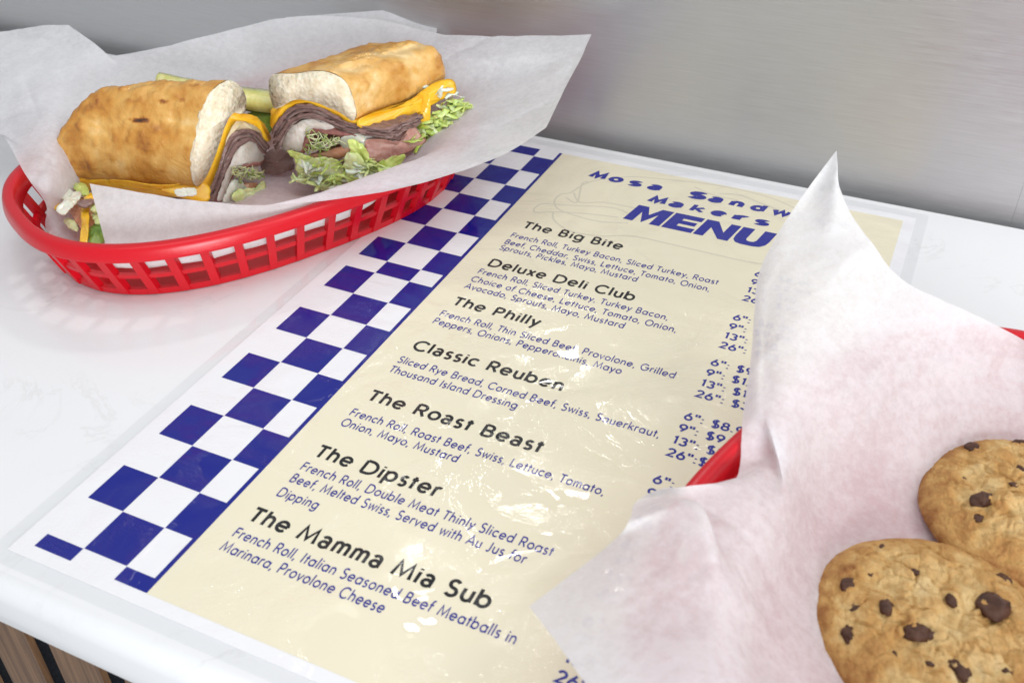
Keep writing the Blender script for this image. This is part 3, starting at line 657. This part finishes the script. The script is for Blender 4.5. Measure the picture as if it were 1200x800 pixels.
def leaf_patch(name, pts, zc, parent, m, amp=.18, scale=1.1, N=22, label=None):
    """crumpled leaf: a closed outline in the given 3D points filled by shrinking rings with relief"""
    loop = resample(spline(pts, 60, closed=True), 60); c = sum(loop, Vector()) / len(loop); mb = MB(); rows = []
    nrm = Vector()
    for a, b in zip(loop, loop[1:] + loop[:1]): nrm += (a - c).cross(b - c)
    nrm.normalize()
    if nrm.dot(Vector(CAM) - c) < 0: nrm = -nrm
    loop = [p + (p - c).normalized() * (.10 * noise.noise(p * 3.1) + .07 * noise.noise(p * 8.3)) for p in loop]
    for side, kk in ((1, (.03, .2, .4, .6, .8, .93, 1.)), (-1, (.97, .6, .2, .03))):
        for k in kk:
            rr = []
            for p in loop:
                q = c + (p - c) * k
                h = (noise.noise(q * scale) * 1. + .6 * noise.noise(q * scale * 2.6)) * amp + zc * (1 - k * k)
                rr.append(q + nrm * (h if side > 0 else h - .12))
            rows.append(rr)
    mb.grid(rows, closeu=True)
    return mb.build(name, m, parent, label=label)
def shreds(name, centers, n, length, wid, m, parent, spread, seed):
    rr = random.Random(seed); mb = MB()
    for k in range(n):
        c = Vector(centers[rr.randrange(len(centers))]) + Vector((rr.gauss(0, spread), rr.gauss(0, spread), rr.gauss(0, spread * .6)))
        a = rr.uniform(0, 6.28); b = rr.uniform(-.5, .5); dr = Vector((math.cos(a) * math.cos(b), math.sin(a) * math.cos(b), math.sin(b)))
        ln = length * rr.uniform(.6, 1.3)
        side = dr.cross(Vector((0, 0, 1))).normalized() * rr.uniform(-.35, .35) * ln
        pts = [c - dr * ln / 2, c - dr * ln * .15 + side * .6 + Vector((0, 0, rr.uniform(-.1, .2))), c + dr * ln * .2 + side * .5, c + dr * ln / 2]
        ribbon3(mb, pts, wid * rr.uniform(.6, 1.3), (rr.gauss(0, .6), rr.gauss(-.5, .5), 1), .12)
    return mb.build(name, m, parent)
def sprouts(name, pts, n, length, parent, seed, m, leafm):
    rr = random.Random(seed); mb = MB(); ml = MB()
    for k in range(n):
        c = Vector(pts[rr.randrange(len(pts))]) + Vector((rr.gauss(0, .18), rr.gauss(0, .12), rr.gauss(0, .15)))
        d = Vector((rr.gauss(0, 1), rr.gauss(-.4, .6), rr.gauss(0, .7))).normalized() * length * rr.uniform(.5, 1.1)
        bnd = Vector((rr.gauss(0, .2), rr.gauss(0, .2), rr.gauss(0, .2)))
        mb.tube(spline([c - d / 2, c + bnd, c + d / 2], 7), .035, 5)
        if k % 2:
            e = c + d / 2
            u = Vector((rr.gauss(0, 1), rr.gauss(0, 1), rr.gauss(0, 1))).normalized()
            ml.tube([e - u * .09, e, e + u * .09], [.03, .085, .03], 6)
    mb.build(name, m, parent); ml.build('sprout_leaves', leafm, parent)

# ---- left half
PL = at(238, 215, 2.6); nL = np.array([.975, -.222, 0]); dL = (-.955, -.295, 0)
left = thing('sandwich_half', (-18, 25, .8), 'left sandwich half, its long brown crust facing the front of the basket', 'sandwich', 'halves of the cut sandwich')
crumbL = [(248, 107), (258, 98), (268, 94), (280, 101), (286, 112), (287, 124), (284, 133), (273, 132), (264, 144), (256, 167), (248, 190), (238, 210), (230, 218), (225, 211), (224, 190), (230, 160), (237, 128)]
lp = px_loop(crumbL, PL, nL, 120)
aL = onp(238, 216, PL, nL)
def tapL(s):
    e = max(0., (s - .72) / .28)
    return (1 - .20 * s * s) * (1 - .62 * e ** 2.6)
spotsL = [(onp(165, 141, PL - Vector((0, 0, 0)), nL), .1, 0.)]
gL0 = onp(243, 128, PL, nL)
def grooveL(p, s):
    q = p - Vector(dL) * 9.6 * s
    dd = (q - onp(238, 140 + 18 * s, PL, nL)).length
    return math.exp(-(dd / .55) ** 2) * (.55 + .45 * math.sin(s * 9)) * (1 if s < .75 else .3)
bun(lp, dL, 10.8, left, tapL, aL, grooveL, [(163, 141, 13, 3.5, .8), (192, 118, 6, 4, .5), (213, 116, 5, 3, .35), (226, 100, 8, 3, .25), (90, 196, 18, 9, .22), (100, 125, 22, 9, .16), (175, 176, 12, 16, .14)], .13)
o = extrude(resample([p + Vector((.12, -.02, 0)) for p in [aL + (q - aL) * 1.004 for q in lp]], 110), dL, .35, 4, .93, .03, 2.2).build('bread_crumb', mat['crumb'], left)
LAY = [
 ('cheddar_slice', 'cheese', [(284, 133), (274, 131), (264, 143), (255, 168), (247, 191), (237, 211), (229, 219), (236, 231), (242, 234), (246, 220), (254, 200), (262, 174), (270, 151), (278, 142), (290, 143), (303, 150), (312, 165), (318, 163), (310, 146), (298, 136)], 9.2, .02),
 ('spread', 'mayo', [(278, 142), (270, 152), (263, 174), (268, 168), (274, 156), (284, 152), (298, 155), (309, 168), (313, 166), (304, 151), (291, 144)], 6, -.03),
 ('roast_beef', 'beef', [(272, 157), (264, 172), (257, 196), (249, 214), (242, 231), (248, 236), (255, 226), (262, 206), (268, 192), (276, 178), (286, 168), (297, 166), (305, 178), (311, 180), (316, 172), (310, 166), (299, 154), (284, 152)], 7.5, .05),
 ('turkey', 'turkey', [(276, 178), (268, 192), (262, 206), (256, 226), (254, 236), (262, 232), (268, 214), (276, 200), (287, 192), (299, 192), (309, 187), (306, 178), (297, 166), (286, 168)], 7, .03),
 ('rare_beef', 'beef_pink', [(250, 235), (256, 226), (261, 212), (268, 200), (280, 193), (300, 189), (311, 186), (304, 194), (286, 198), (274, 206), (268, 218), (262, 235)], 7, .0),
 ('onion', 'onion', [(262, 236), (268, 218), (276, 210), (284, 214), (290, 224), (286, 236)], 5, .05),
 ('tomato', 'tomato', [(282, 237), (286, 222), (296, 214), (304, 218), (302, 230), (292, 238)], 5, .02),
]
def bands(outer, inner, n):
    o_ = resample_open(outer, 24); i_ = resample_open(inner, 24); out = []
    for k in range(n):
        a, b = k / n, (k + .86) / n
        out.append([p.lerp(q, a)[:2] for p, q in zip(o_, i_)] + [p.lerp(q, b)[:2] for p, q in zip(o_, i_)][::-1])
    return out
def resample_open(pts, n): return spline([Vector((x, y, 0)) for x, y in pts], n)
bo_ = [(241, 233), (249, 214), (257, 196), (264, 172), (272, 157), (284, 152), (299, 154), (310, 166), (316, 172)]
bi_ = [(249, 237), (256, 224), (262, 206), (268, 192), (276, 178), (286, 169), (297, 167), (305, 178), (311, 181)]
for k, pts in enumerate(bands(bo_, bi_, 3)):
    LAY.append(('roast_beef', ('beef', 'beef_grey', 'beef')[k], pts, 7.5, (.10, -.04, .12)[k]))
LAY = [q for q in LAY if not (q[0] == 'roast_beef' and len(q[2]) < 30)]
for k, (nm, mt, pts, ln, proud) in enumerate(LAY):
    lo = [p + Vector((proud, 0, 0)) for p in px_loop(pts, PL, nL, 80)]
    extrude(lo, dL, ln, 12, .97, .14 if nm == 'roast_beef' else .10, 2.6, seed=k).build(nm, mat[mt], left)
sp = [onp(x, y, PL + Vector((.2, 0, 0)), nL) for x, y in ((275, 200), (285, 202), (295, 200), (303, 204), (280, 207), (292, 208))]
sprouts('sprouts', sp, 46, .8, left, 3, mat['sprout'], mat['sprout_leaf'])
leaf_patch('lettuce_leaf', [onp(x, y, PL + Vector((.35, 0, 0)), nL) for x, y in ((270, 232), (280, 222), (300, 220), (308, 212), (311, 218), (300, 236), (285, 239))], .1, left, mat['lettuce_pale'], .25, 1.6)
# cheese and bits along the front bottom of the left half
leaf_patch('melted_cheese', [at(x, y, z) for x, y, z in ((125, 211, 3.0), (150, 212, 3.1), (190, 217, 2.9), (240, 214, 2.7), (243, 236, 1.8), (205, 231, 2.0), (170, 224, 2.2), (140, 219, 2.5))], .15, left, mat['cheese'], .10, 1.2)
leaf_patch('onion_strip', [at(x, y, z) for x, y, z in ((206, 222, 3.0), (228, 221, 2.9), (229, 228, 2.6), (210, 231, 2.6))], .04, left, mat['onion'], .05, 2)
E2 = [('onion_strip', 'onion', [(56, 223), (62, 213), (84, 222), (86, 230), (74, 233)], 2.7), ('onion_strip', 'onion', [(66, 245), (88, 224), (95, 229), (78, 249)], 2.9),
      ('onion_strip', 'onion', [(62, 212), (72, 205), (90, 212), (84, 220)], 2.6),
      ('tomato', 'tomato', [(78, 238), (98, 232), (115, 250), (112, 268), (96, 268), (84, 252)], 2.0), ('cheddar_slice', 'cheese', [(95, 243), (103, 240), (104, 262), (101, 284), (93, 288), (95, 268)], 2.6),
      ('cheddar_slice', 'cheese', [(56, 230), (70, 234), (66, 244), (58, 240)], 2.4), ('cheddar_slice', 'cheese', [(98, 232), (106, 226), (110, 233), (102, 240)], 3.0),
      ('roast_beef', 'beef', [(90, 238), (104, 232), (111, 236), (98, 243)], 3.2), ('green_pepper', 'green', [(103, 272), (112, 262), (124, 258), (123, 276), (118, 284), (106, 285)], 2.2),
      ('lettuce_leaf', 'lettuce_pale', [(108, 246), (122, 244), (125, 256), (112, 262)], 2.5), ('lettuce_leaf', 'lettuce_pale', [(74, 258), (82, 255), (90, 262), (90, 270), (80, 266)], 1.9),
      ('lettuce_leaf', 'lettuce', [(86, 216), (100, 216), (104, 228), (92, 226)], 2.6), ('lettuce_leaf', 'lettuce_pale', [(106, 236), (118, 240), (116, 248), (106, 246)], 2.9)]
for k, (nm, mt, pts, z) in enumerate(E2):
    leaf_patch(nm, [at(x, y, z + .25 * noise.noise(Vector((x * .1, y * .1, k)))) for x, y in pts], .14, left, mat[mt], .12, 1.5)

# ---- right half
PR_ = at(413, 141, 6.2); nR = np.array([.13, -.9915, 0]); dR = (.33, .944, 0)
right = thing('sandwich_half', (-8.5, 34, .8), 'right sandwich half, its cut end open to the front with lettuce spilling below', 'sandwich', 'halves of the cut sandwich')
crumbR = [(318, 90), (326, 86), (345, 86), (368, 83), (384, 84), (397, 89), (407, 98), (413, 112), (418, 134), (414, 141), (405, 135), (397, 130), (384, 125), (373, 120), (352, 116), (340, 119), (330, 124), (323, 127), (318, 114), (316, 100)]
lp = px_loop(crumbR, PR_, nR, 120)
aR = onp(370, 118, PR_, nR)
def tapR(s):
    e = max(0., (s - .8) / .2)
    return (1 + .06 * math.sin(s * 3)) * (1 - .10 * s) * (1 - .5 * e ** 2.4)
def grooveR(p, s):
    q = p - Vector(dR) * 9.6 * s
    dd = (q - onp(392 - 6 * s, 90, PR_, nR)).length
    return math.exp(-(dd / .6) ** 2) * (.7 + .3 * math.sin(s * 12)) * min(1, s * 5)
def paleR(p, s, nr): return -.16 * max(0, nr.x)  # crust gets paler the more it faces right
bun(lp, dR, 9.6, right, tapR, aR, grooveR, [(350, 68, 30, 7, .32), (425, 92, 22, 10, .26), (478, 84, 20, 8, .14), (400, 50, 30, 6, .18), (515, 70, 6, 16, .2)], .14, tonef=paleR)
extrude(resample([p + Vector((0, -.12, 0)) for p in [aR + (q - aR) * 1.004 for q in lp]], 110), dR, .35, 4, .93, .03, 2.2).build('bread_crumb', mat['crumb'], right)
LAY = [
 ('cheddar_slice', 'cheese', [(318, 128), (323, 127), (330, 124), (340, 119), (352, 116), (373, 120), (384, 125), (397, 130), (405, 135), (414, 141), (420, 141), (419, 145), (408, 142.5), (396, 136), (375, 125), (355, 120.5), (340, 126), (328, 138), (320, 152), (317, 142)], 8.6, .03),
 ('roast_beef', 'beef', [(320, 152), (328, 139), (340, 127), (356, 121.5), (376, 126), (396, 137), (408, 143), (421, 146), (440, 150), (458, 150), (466, 158), (455, 163), (436, 160), (405, 155), (390, 148), (376, 141), (358, 139), (345, 146), (335, 158), (329, 172), (321, 176), (317, 166)], 3.2, .12),
 ('turkey', 'turkey', [(331, 173), (339, 152), (350, 144), (360, 140), (376, 141), (392, 149), (382, 152), (366, 151), (358, 161), (352, 177), (341, 178)], 7, .06),
 ('rare_beef', 'beef_pink', [(341, 178), (353, 177), (358, 162), (366, 151), (384, 152), (405, 155), (420, 159), (404, 160), (380, 156), (368, 156), (361, 166), (357, 179), (345, 181)], 7, .1),
 ('tomato', 'tomato', [(352, 186), (372, 180), (400, 172), (412, 176), (404, 184), (380, 190), (362, 196)], 6, .1),
 ('onion', 'onion', [(399, 168), (402, 160), (420, 158), (428, 166), (424, 176), (410, 176)], 5, .1),
 ('bread_heel', 'crumb', [(352, 208), (365, 203), (395, 206), (420, 204), (430, 210), (412, 219), (390, 226), (368, 217)], 8, -.1),
]
bo_ = [(320, 152), (328, 139), (340, 127), (356, 121.5), (376, 126), (396, 137), (408, 143), (421, 146), (440, 150), (458, 150)]
bi_ = [(322, 177), (329, 172), (335, 158), (345, 146), (358, 139), (376, 142), (390, 149), (405, 155), (436, 160), (455, 163)]
for k, pts in enumerate(bands(bo_, bi_, 4)):
    LAY.append(('roast_beef', ('beef', 'beef_grey', 'beef', 'beef_grey')[k], pts, 3.2, (.16, .0, .18, .06)[k]))
LAY = [q for q in LAY if not (q[0] == 'roast_beef' and len(q[2]) < 30)]
for k, (nm, mt, pts, ln, proud) in enumerate(LAY):
    lo = [p + Vector((0, -proud, 0)) for p in px_loop(pts, PR_, nR, 80)]
    extrude(lo, dR, ln, 12, .97, .15 if nm == 'roast_beef' else .11, 2.6, seed=20 + k).build(nm, mat[mt], right)
F = lambda x, y, pr=.3: onp(x, y, PR_ + Vector((0, -pr, 0)), nR)
sprouts('sprouts', [F(x, y, .2) for x, y in ((366, 160), (375, 163), (385, 166), (394, 166), (372, 170), (382, 172), (362, 174))], 60, 1.0, right, 5, mat['sprout'], mat['sprout_leaf'])
LV = [('lettuce_leaf', 'lettuce_pale', [(348, 190), (362, 184), (392, 186), (404, 200), (398, 218), (388, 226), (370, 218), (352, 211)], .5, .2),
      ('lettuce_leaf', 'lettuce_pale', [(404, 182), (418, 180), (432, 196), (434, 210), (420, 216), (408, 216), (404, 200)], .75, .2),
      ('lettuce_leaf', 'lettuce', [(408, 164), (424, 168), (434, 184), (436, 198), (424, 190), (412, 180)], .6, .15),
      ('lettuce_leaf', 'lettuce', [(336, 178), (352, 180), (366, 184), (356, 192), (350, 206), (346, 190)], .45, .1),
      ('lettuce_leaf', 'lettuce', [(430, 200), (445, 190), (470, 182), (474, 186), (462, 198), (438, 208)], .5, .12)]
for k, (nm, mt, pts, pr, zc) in enumerate(LV):
    leaf_patch(nm, [F(x, y, pr + .3 * noise.noise(Vector((x * .07, y * .07, k)))) for x, y in pts], zc, right, mat[mt], .28, 1.5)
shreds('lettuce_shreds', [F(x, y, .8) for x, y in ((362, 200), (378, 208), (392, 210), (400, 196), (372, 192), (415, 205))], 34, 1.5, .26, mat['lettuce'], right, .3, 4)
shreds('lettuce_shreds', [F(x, y, 1.0) for x, y in ((358, 196), (372, 212), (392, 216), (420, 196), (428, 206))], 22, 1.4, .34, mat['onion'], right, .25, 41)
shreds('lettuce_shreds', [F(x, y, .9) for x, y in ((356, 206), (376, 216), (396, 218), (418, 212), (440, 204), (455, 196), (430, 190))], 44, 1.5, .3, mat['lettuce_pale'], right, .28, 43)
# right flank: cheese, rare beef and lettuce running back along the loaf
SD = lambda x, y, s, lat: onp(x, y, PR_ + Vector(dR) * s + Vector((lat, 0, 0)), nR)
leaf_patch('melted_cheese', [SD(x, y, s, 0) for x, y, s in ((418, 142, -.2), (437, 133, .6), (460, 127, 2.2), (481, 117, 4), (507, 98, 6.5), (530, 93, 7.5), (534, 110, 7.2), (516, 118, 6.0), (498, 128, 4.6), (484, 135, 3.4), (447, 146, 1), (424, 150, -.2))], .2, right, mat['cheese'], .12, 1.1)
leaf_patch('melted_cheese', [SD(x, y, s, 0) for x, y, s in ((490, 112, 4.5), (504, 112, 4.6), (503, 146, 4.2), (496, 154, 3.8), (489, 146, 3.8))], .12, right, mat['cheese'], .08, 1.4)
leaf_patch('roast_beef', [SD(x, y, s, 0) for x, y, s in ((420, 150, -.25), (447, 147, .9), (468, 140, 2.4), (480, 141, 2.9), (478, 155, 2.3), (470, 164, 1.4), (445, 161, .2), (424, 157, -.35))], .12, right, mat['beef'], .12, 1.4)
leaf_patch('rare_beef', [SD(x, y, s, 0) for x, y, s in ((427, 166, -.1), (445, 163, .3), (470, 165, 1.2), (481, 147, 2.6), (492, 156, 3), (498, 166, 2.8), (468, 182, 1.2), (436, 189, -.2))], .1, right, mat['ham'], .12, 1.5)
shreds('lettuce_shreds', [SD(x, y, s, 0) for x, y, s in ((500, 146, 4), (512, 140, 4.6), (522, 134, 5.2), (532, 126, 6), (508, 156, 3.6), (520, 148, 4.4), (538, 122, 6.4), (494, 160, 3.2))], 52, 1.5, .42, mat['lettuce'], right, .32, 8)
shreds('lettuce_shreds', [SD(x, y, s, 0) for x, y, s in ((500, 150, 4), (515, 150, 4.4), (528, 136, 5.4), (536, 128, 6))], 30, 1.7, .46, mat['lettuce_pale'], right, .34, 9)
shreds('onion_strips', [SD(x, y, s, .2) for x, y, s in ((508, 108, 6), (520, 102, 6.8), (514, 122, 5.6), (530, 112, 7))], 7, 1.8, .32, mat['onion'], right, .2, 12)
sl = thing('beef_slice', at(325, 190, 1.0), 'loose slice of grey roast beef fallen on the paper between the two sandwich halves', 'beef slice')
leaf_patch('slice', [at(x, y, z) for x, y, z in ((306, 186, 1.9), (318, 176, 2.4), (334, 176, 2.3), (344, 186, 1.6), (344, 198, 1.2), (326, 204, .95), (308, 202, 1.0))], .35, sl, mat['beef'], .2, 1.0)
# ---- pickles
pk = thing('pickle_spear', (-17, 32, 3.5), 'yellow green pickle spear tucked behind and between the sandwich halves', 'pickle', None)
a, b = at(184, 93, 6.6), at(332, 121, 4.8)
ax = (b - a).normalized(); up = (Vector((.25, -.45, .85)) - ax * ax.dot(Vector((.25, -.45, .85)))).normalized(); sd = ax.cross(up)
rows = []; rows2 = []
for i in range(41):
    s = i / 40; c = a.lerp(b, s) - up * .35 * math.sin(s * 3); k = min(1, .6 + .5 * s) * (1 + .05 * noise.noise(Vector((s * 9, 0, 0))))
    rows.append([c + (sd * x + up * y) * k for x, y in ((-1.0, .05), (-.5, .42), (0, .62), (.5, .42), (1.0, .05), (.5, -.12), (0, -.18), (-.5, -.12))])
    rows2.append([c + (sd * x + up * y) * k for x, y in ((-1.0, .03), (1.0, .03), (.9, -.35), (.55, -.68), (0, -.82), (-.55, -.68), (-.9, -.35))])
mb = MB(); mb.grid(rows, closeu=True); mb.f += [tuple(range(8)), tuple(range(320, 328))]; mb.build('flesh', mat['pickle_flesh'], pk)
mb = MB(); mb.grid(rows2, closeu=True); mb.f += [tuple(range(7)), tuple(range(280, 287))]; mb.build('skin', mat['pickle_skin'], pk)
pp = thing('pickle_slice', at(302, 150, 3.2), 'small dark green pickle piece under the spear in the gap between the halves', 'pickle')
leaf_patch('slice', [at(x, y, z) for x, y, z in ((288, 134, 4.0), (306, 132, 4.2), (325, 134, 4.2), (322, 150, 3.2), (312, 158, 2.7), (296, 150, 3.1))], .25, pp, mat['green'], .12, 1.3)

# ------------------------------------------------------------------ cookies
def cookie(cx, cy, zb, R, label, chips, seed, tilt=(0, 0)):
    t = thing('cookie', (cx, cy, zb), label, 'cookie', 'chocolate chip cookies')
    NR, NA = 140, 400; H = 1.25; v = []; toast = []
    sd_ = Vector((seed * 3.1, seed * 1.7, seed))
    def surf(x, y):
        a = math.atan2(y, x); rad = math.hypot(x, y)
        Ra = R * (1 + .022 * noise.noise(Vector((math.cos(a) * 1.3, math.sin(a) * 1.3, seed))) + .008 * noise.noise(Vector((math.cos(a) * 6, math.sin(a) * 6, seed))))
        s = min(1., rad / Ra)
        prof_ = (1 - s ** 5.0) ** .55
        p = Vector((x, y, 0))
        dome = .80 + .20 * math.cos(s * math.pi / 2)
        lum = noise.noise(p * .85 + sd_) * .20 + noise.noise(p * 2.0 + sd_) * .15
        # crumbly chunks with cracks between them
        q = p * .62 + sd_ + Vector((noise.noise(p * 1.4 + sd_), noise.noise(p * 1.4 - sd_), 0)) * .35
        dist, _ = noise.voronoi(q, distance_metric='DISTANCE', exponent=2.5)
        crack = max(0, 1 - (dist[1] - dist[0]) / .13)
        mid = max(0., 1 - s ** 3)
        d2, _ = noise.voronoi(p * .95 + sd_ + Vector((noise.noise(p * 2), noise.noise(p * 2 + sd_), 0)) * .3, distance_metric='DISTANCE', exponent=2.5)
        lum += .36 * (.42 - d2[0]) - .10 * max(0, 1 - (d2[1] - d2[0]) / .10)
        rough_ = noise.fractal(p * 4 + sd_, .75, 2.1, 5) * .06 + abs(noise.noise(p * 6.5 + sd_)) * .05
        z = H * prof_ * dome + (lum * mid + (.08 - .15 * crack) * mid + rough_) * min(1, (1 - s) * 6 + .1)
        return z, s, crack, lum
    def wpos(x, y, z):
        return Vector((cx + x, cy + y, zb + z + tilt[0] * x + tilt[1] * y))
    for i in range(NR):
        s = (i / (NR - 1)); s = math.sin(s * math.pi / 2) ** .85 if i else 0.002
        for j in range(NA):
            a = 2 * math.pi * j / NA
            Ra = R * (1 + .022 * noise.noise(Vector((math.cos(a) * 1.3, math.sin(a) * 1.3, seed))) + .008 * noise.noise(Vector((math.cos(a) * 6, math.sin(a) * 6, seed))))
            x, y = Ra * s * math.cos(a), Ra * s * math.sin(a); z, s_, ck, lum = surf(x, y)
            v.append(wpos(x, y, z)); toast.append(max(0, min(1.2, .27 + .50 * s_ ** 3.0 + lum * .6 + .30 * fbm(Vector((x, y, seed)), .9, 4) + .10 * ck)))
    mb = MB(); f = []
    for i in range(NR - 1):
        for j in range(NA): f.append((i * NA + j, i * NA + (j + 1) % NA, (i + 1) * NA + (j + 1) % NA, (i + 1) * NA + j))
    f.append(tuple(range(NA))); f.append(tuple((NR - 1) * NA + j for j in range(NA)))
    mb.add(v, f); o = mb.build('cookie_body', mat['cookie'], t); set_attr(o, 'toast', toast)
    rr = random.Random(seed)
    for (px, py, rp) in chips:
        p = at(px, py, zb + 1.2)
        for _ in range(3):
            z, *_k = surf(p.x - cx, p.y - cy); p = at(px, py, zb + z + tilt[0] * (p.x - cx) + tilt[1] * (p.y - cy))
        mb = MB(); rows = []; rad = rp / 29.; ph = rr.uniform(0, 6.28); el = rr.uniform(.62, .9)
        q0 = Vector((rr.random() * 9, rr.random() * 9, 0))
        for i in range(10):
            th = math.pi * (i + .15) / 9.3; rw = []
            for j in range(18):
                a = 2 * math.pi * j / 18
                d_ = Vector((math.sin(th) * math.cos(a), math.sin(th) * math.sin(a), math.cos(th)))
                k = 1 + .38 * noise.noise(d_ * 1.5 + q0) + .18 * noise.noise(d_ * 4 + q0)
                x, y, z = d_.x * k * rad, d_.y * k * rad * el, d_.z * k * rad * .36
                rw.append(p + Vector((x * math.cos(ph) - y * math.sin(ph), x * math.sin(ph) + y * math.cos(ph), z - .13 * min(1, rad))))
            rows.append(rw)
        mb.grid(rows, closeu=True); mb.f += [tuple(range(18)), tuple(range(162, 180))]
        mb.build('chocolate_chip', mat['choc'], t)
    return t
cookie(35.3, 8.1, .6, 5.0, 'nearer chocolate chip cookie with the most chips, in the lower right corner', [(994, 684, 12), (1005, 711, 11), (1038.7, 710, 12), (996, 742, 12), (1074, 739, 16), (1090, 743, 9), (1115, 702, 11), (1163.7, 710, 21), (1177, 677, 9), (1126, 785, 15), (1072, 669, 6), (1090, 777, 5), (1021, 672, 4), (1048, 765, 4), (1180, 785, 6), (1034, 640, 5)], 3)
cookie(38.6, 16.5, .75, 4.95, 'farther chocolate chip cookie, just behind the nearer one at the right edge', [(1140, 523, 11), (1195, 518, 10), (1152.5, 584, 17), (1146.7, 606, 7), (1188.5, 567, 6), (1196, 548, 7), (1128, 630, 4), (1130, 560, 3)], 8)
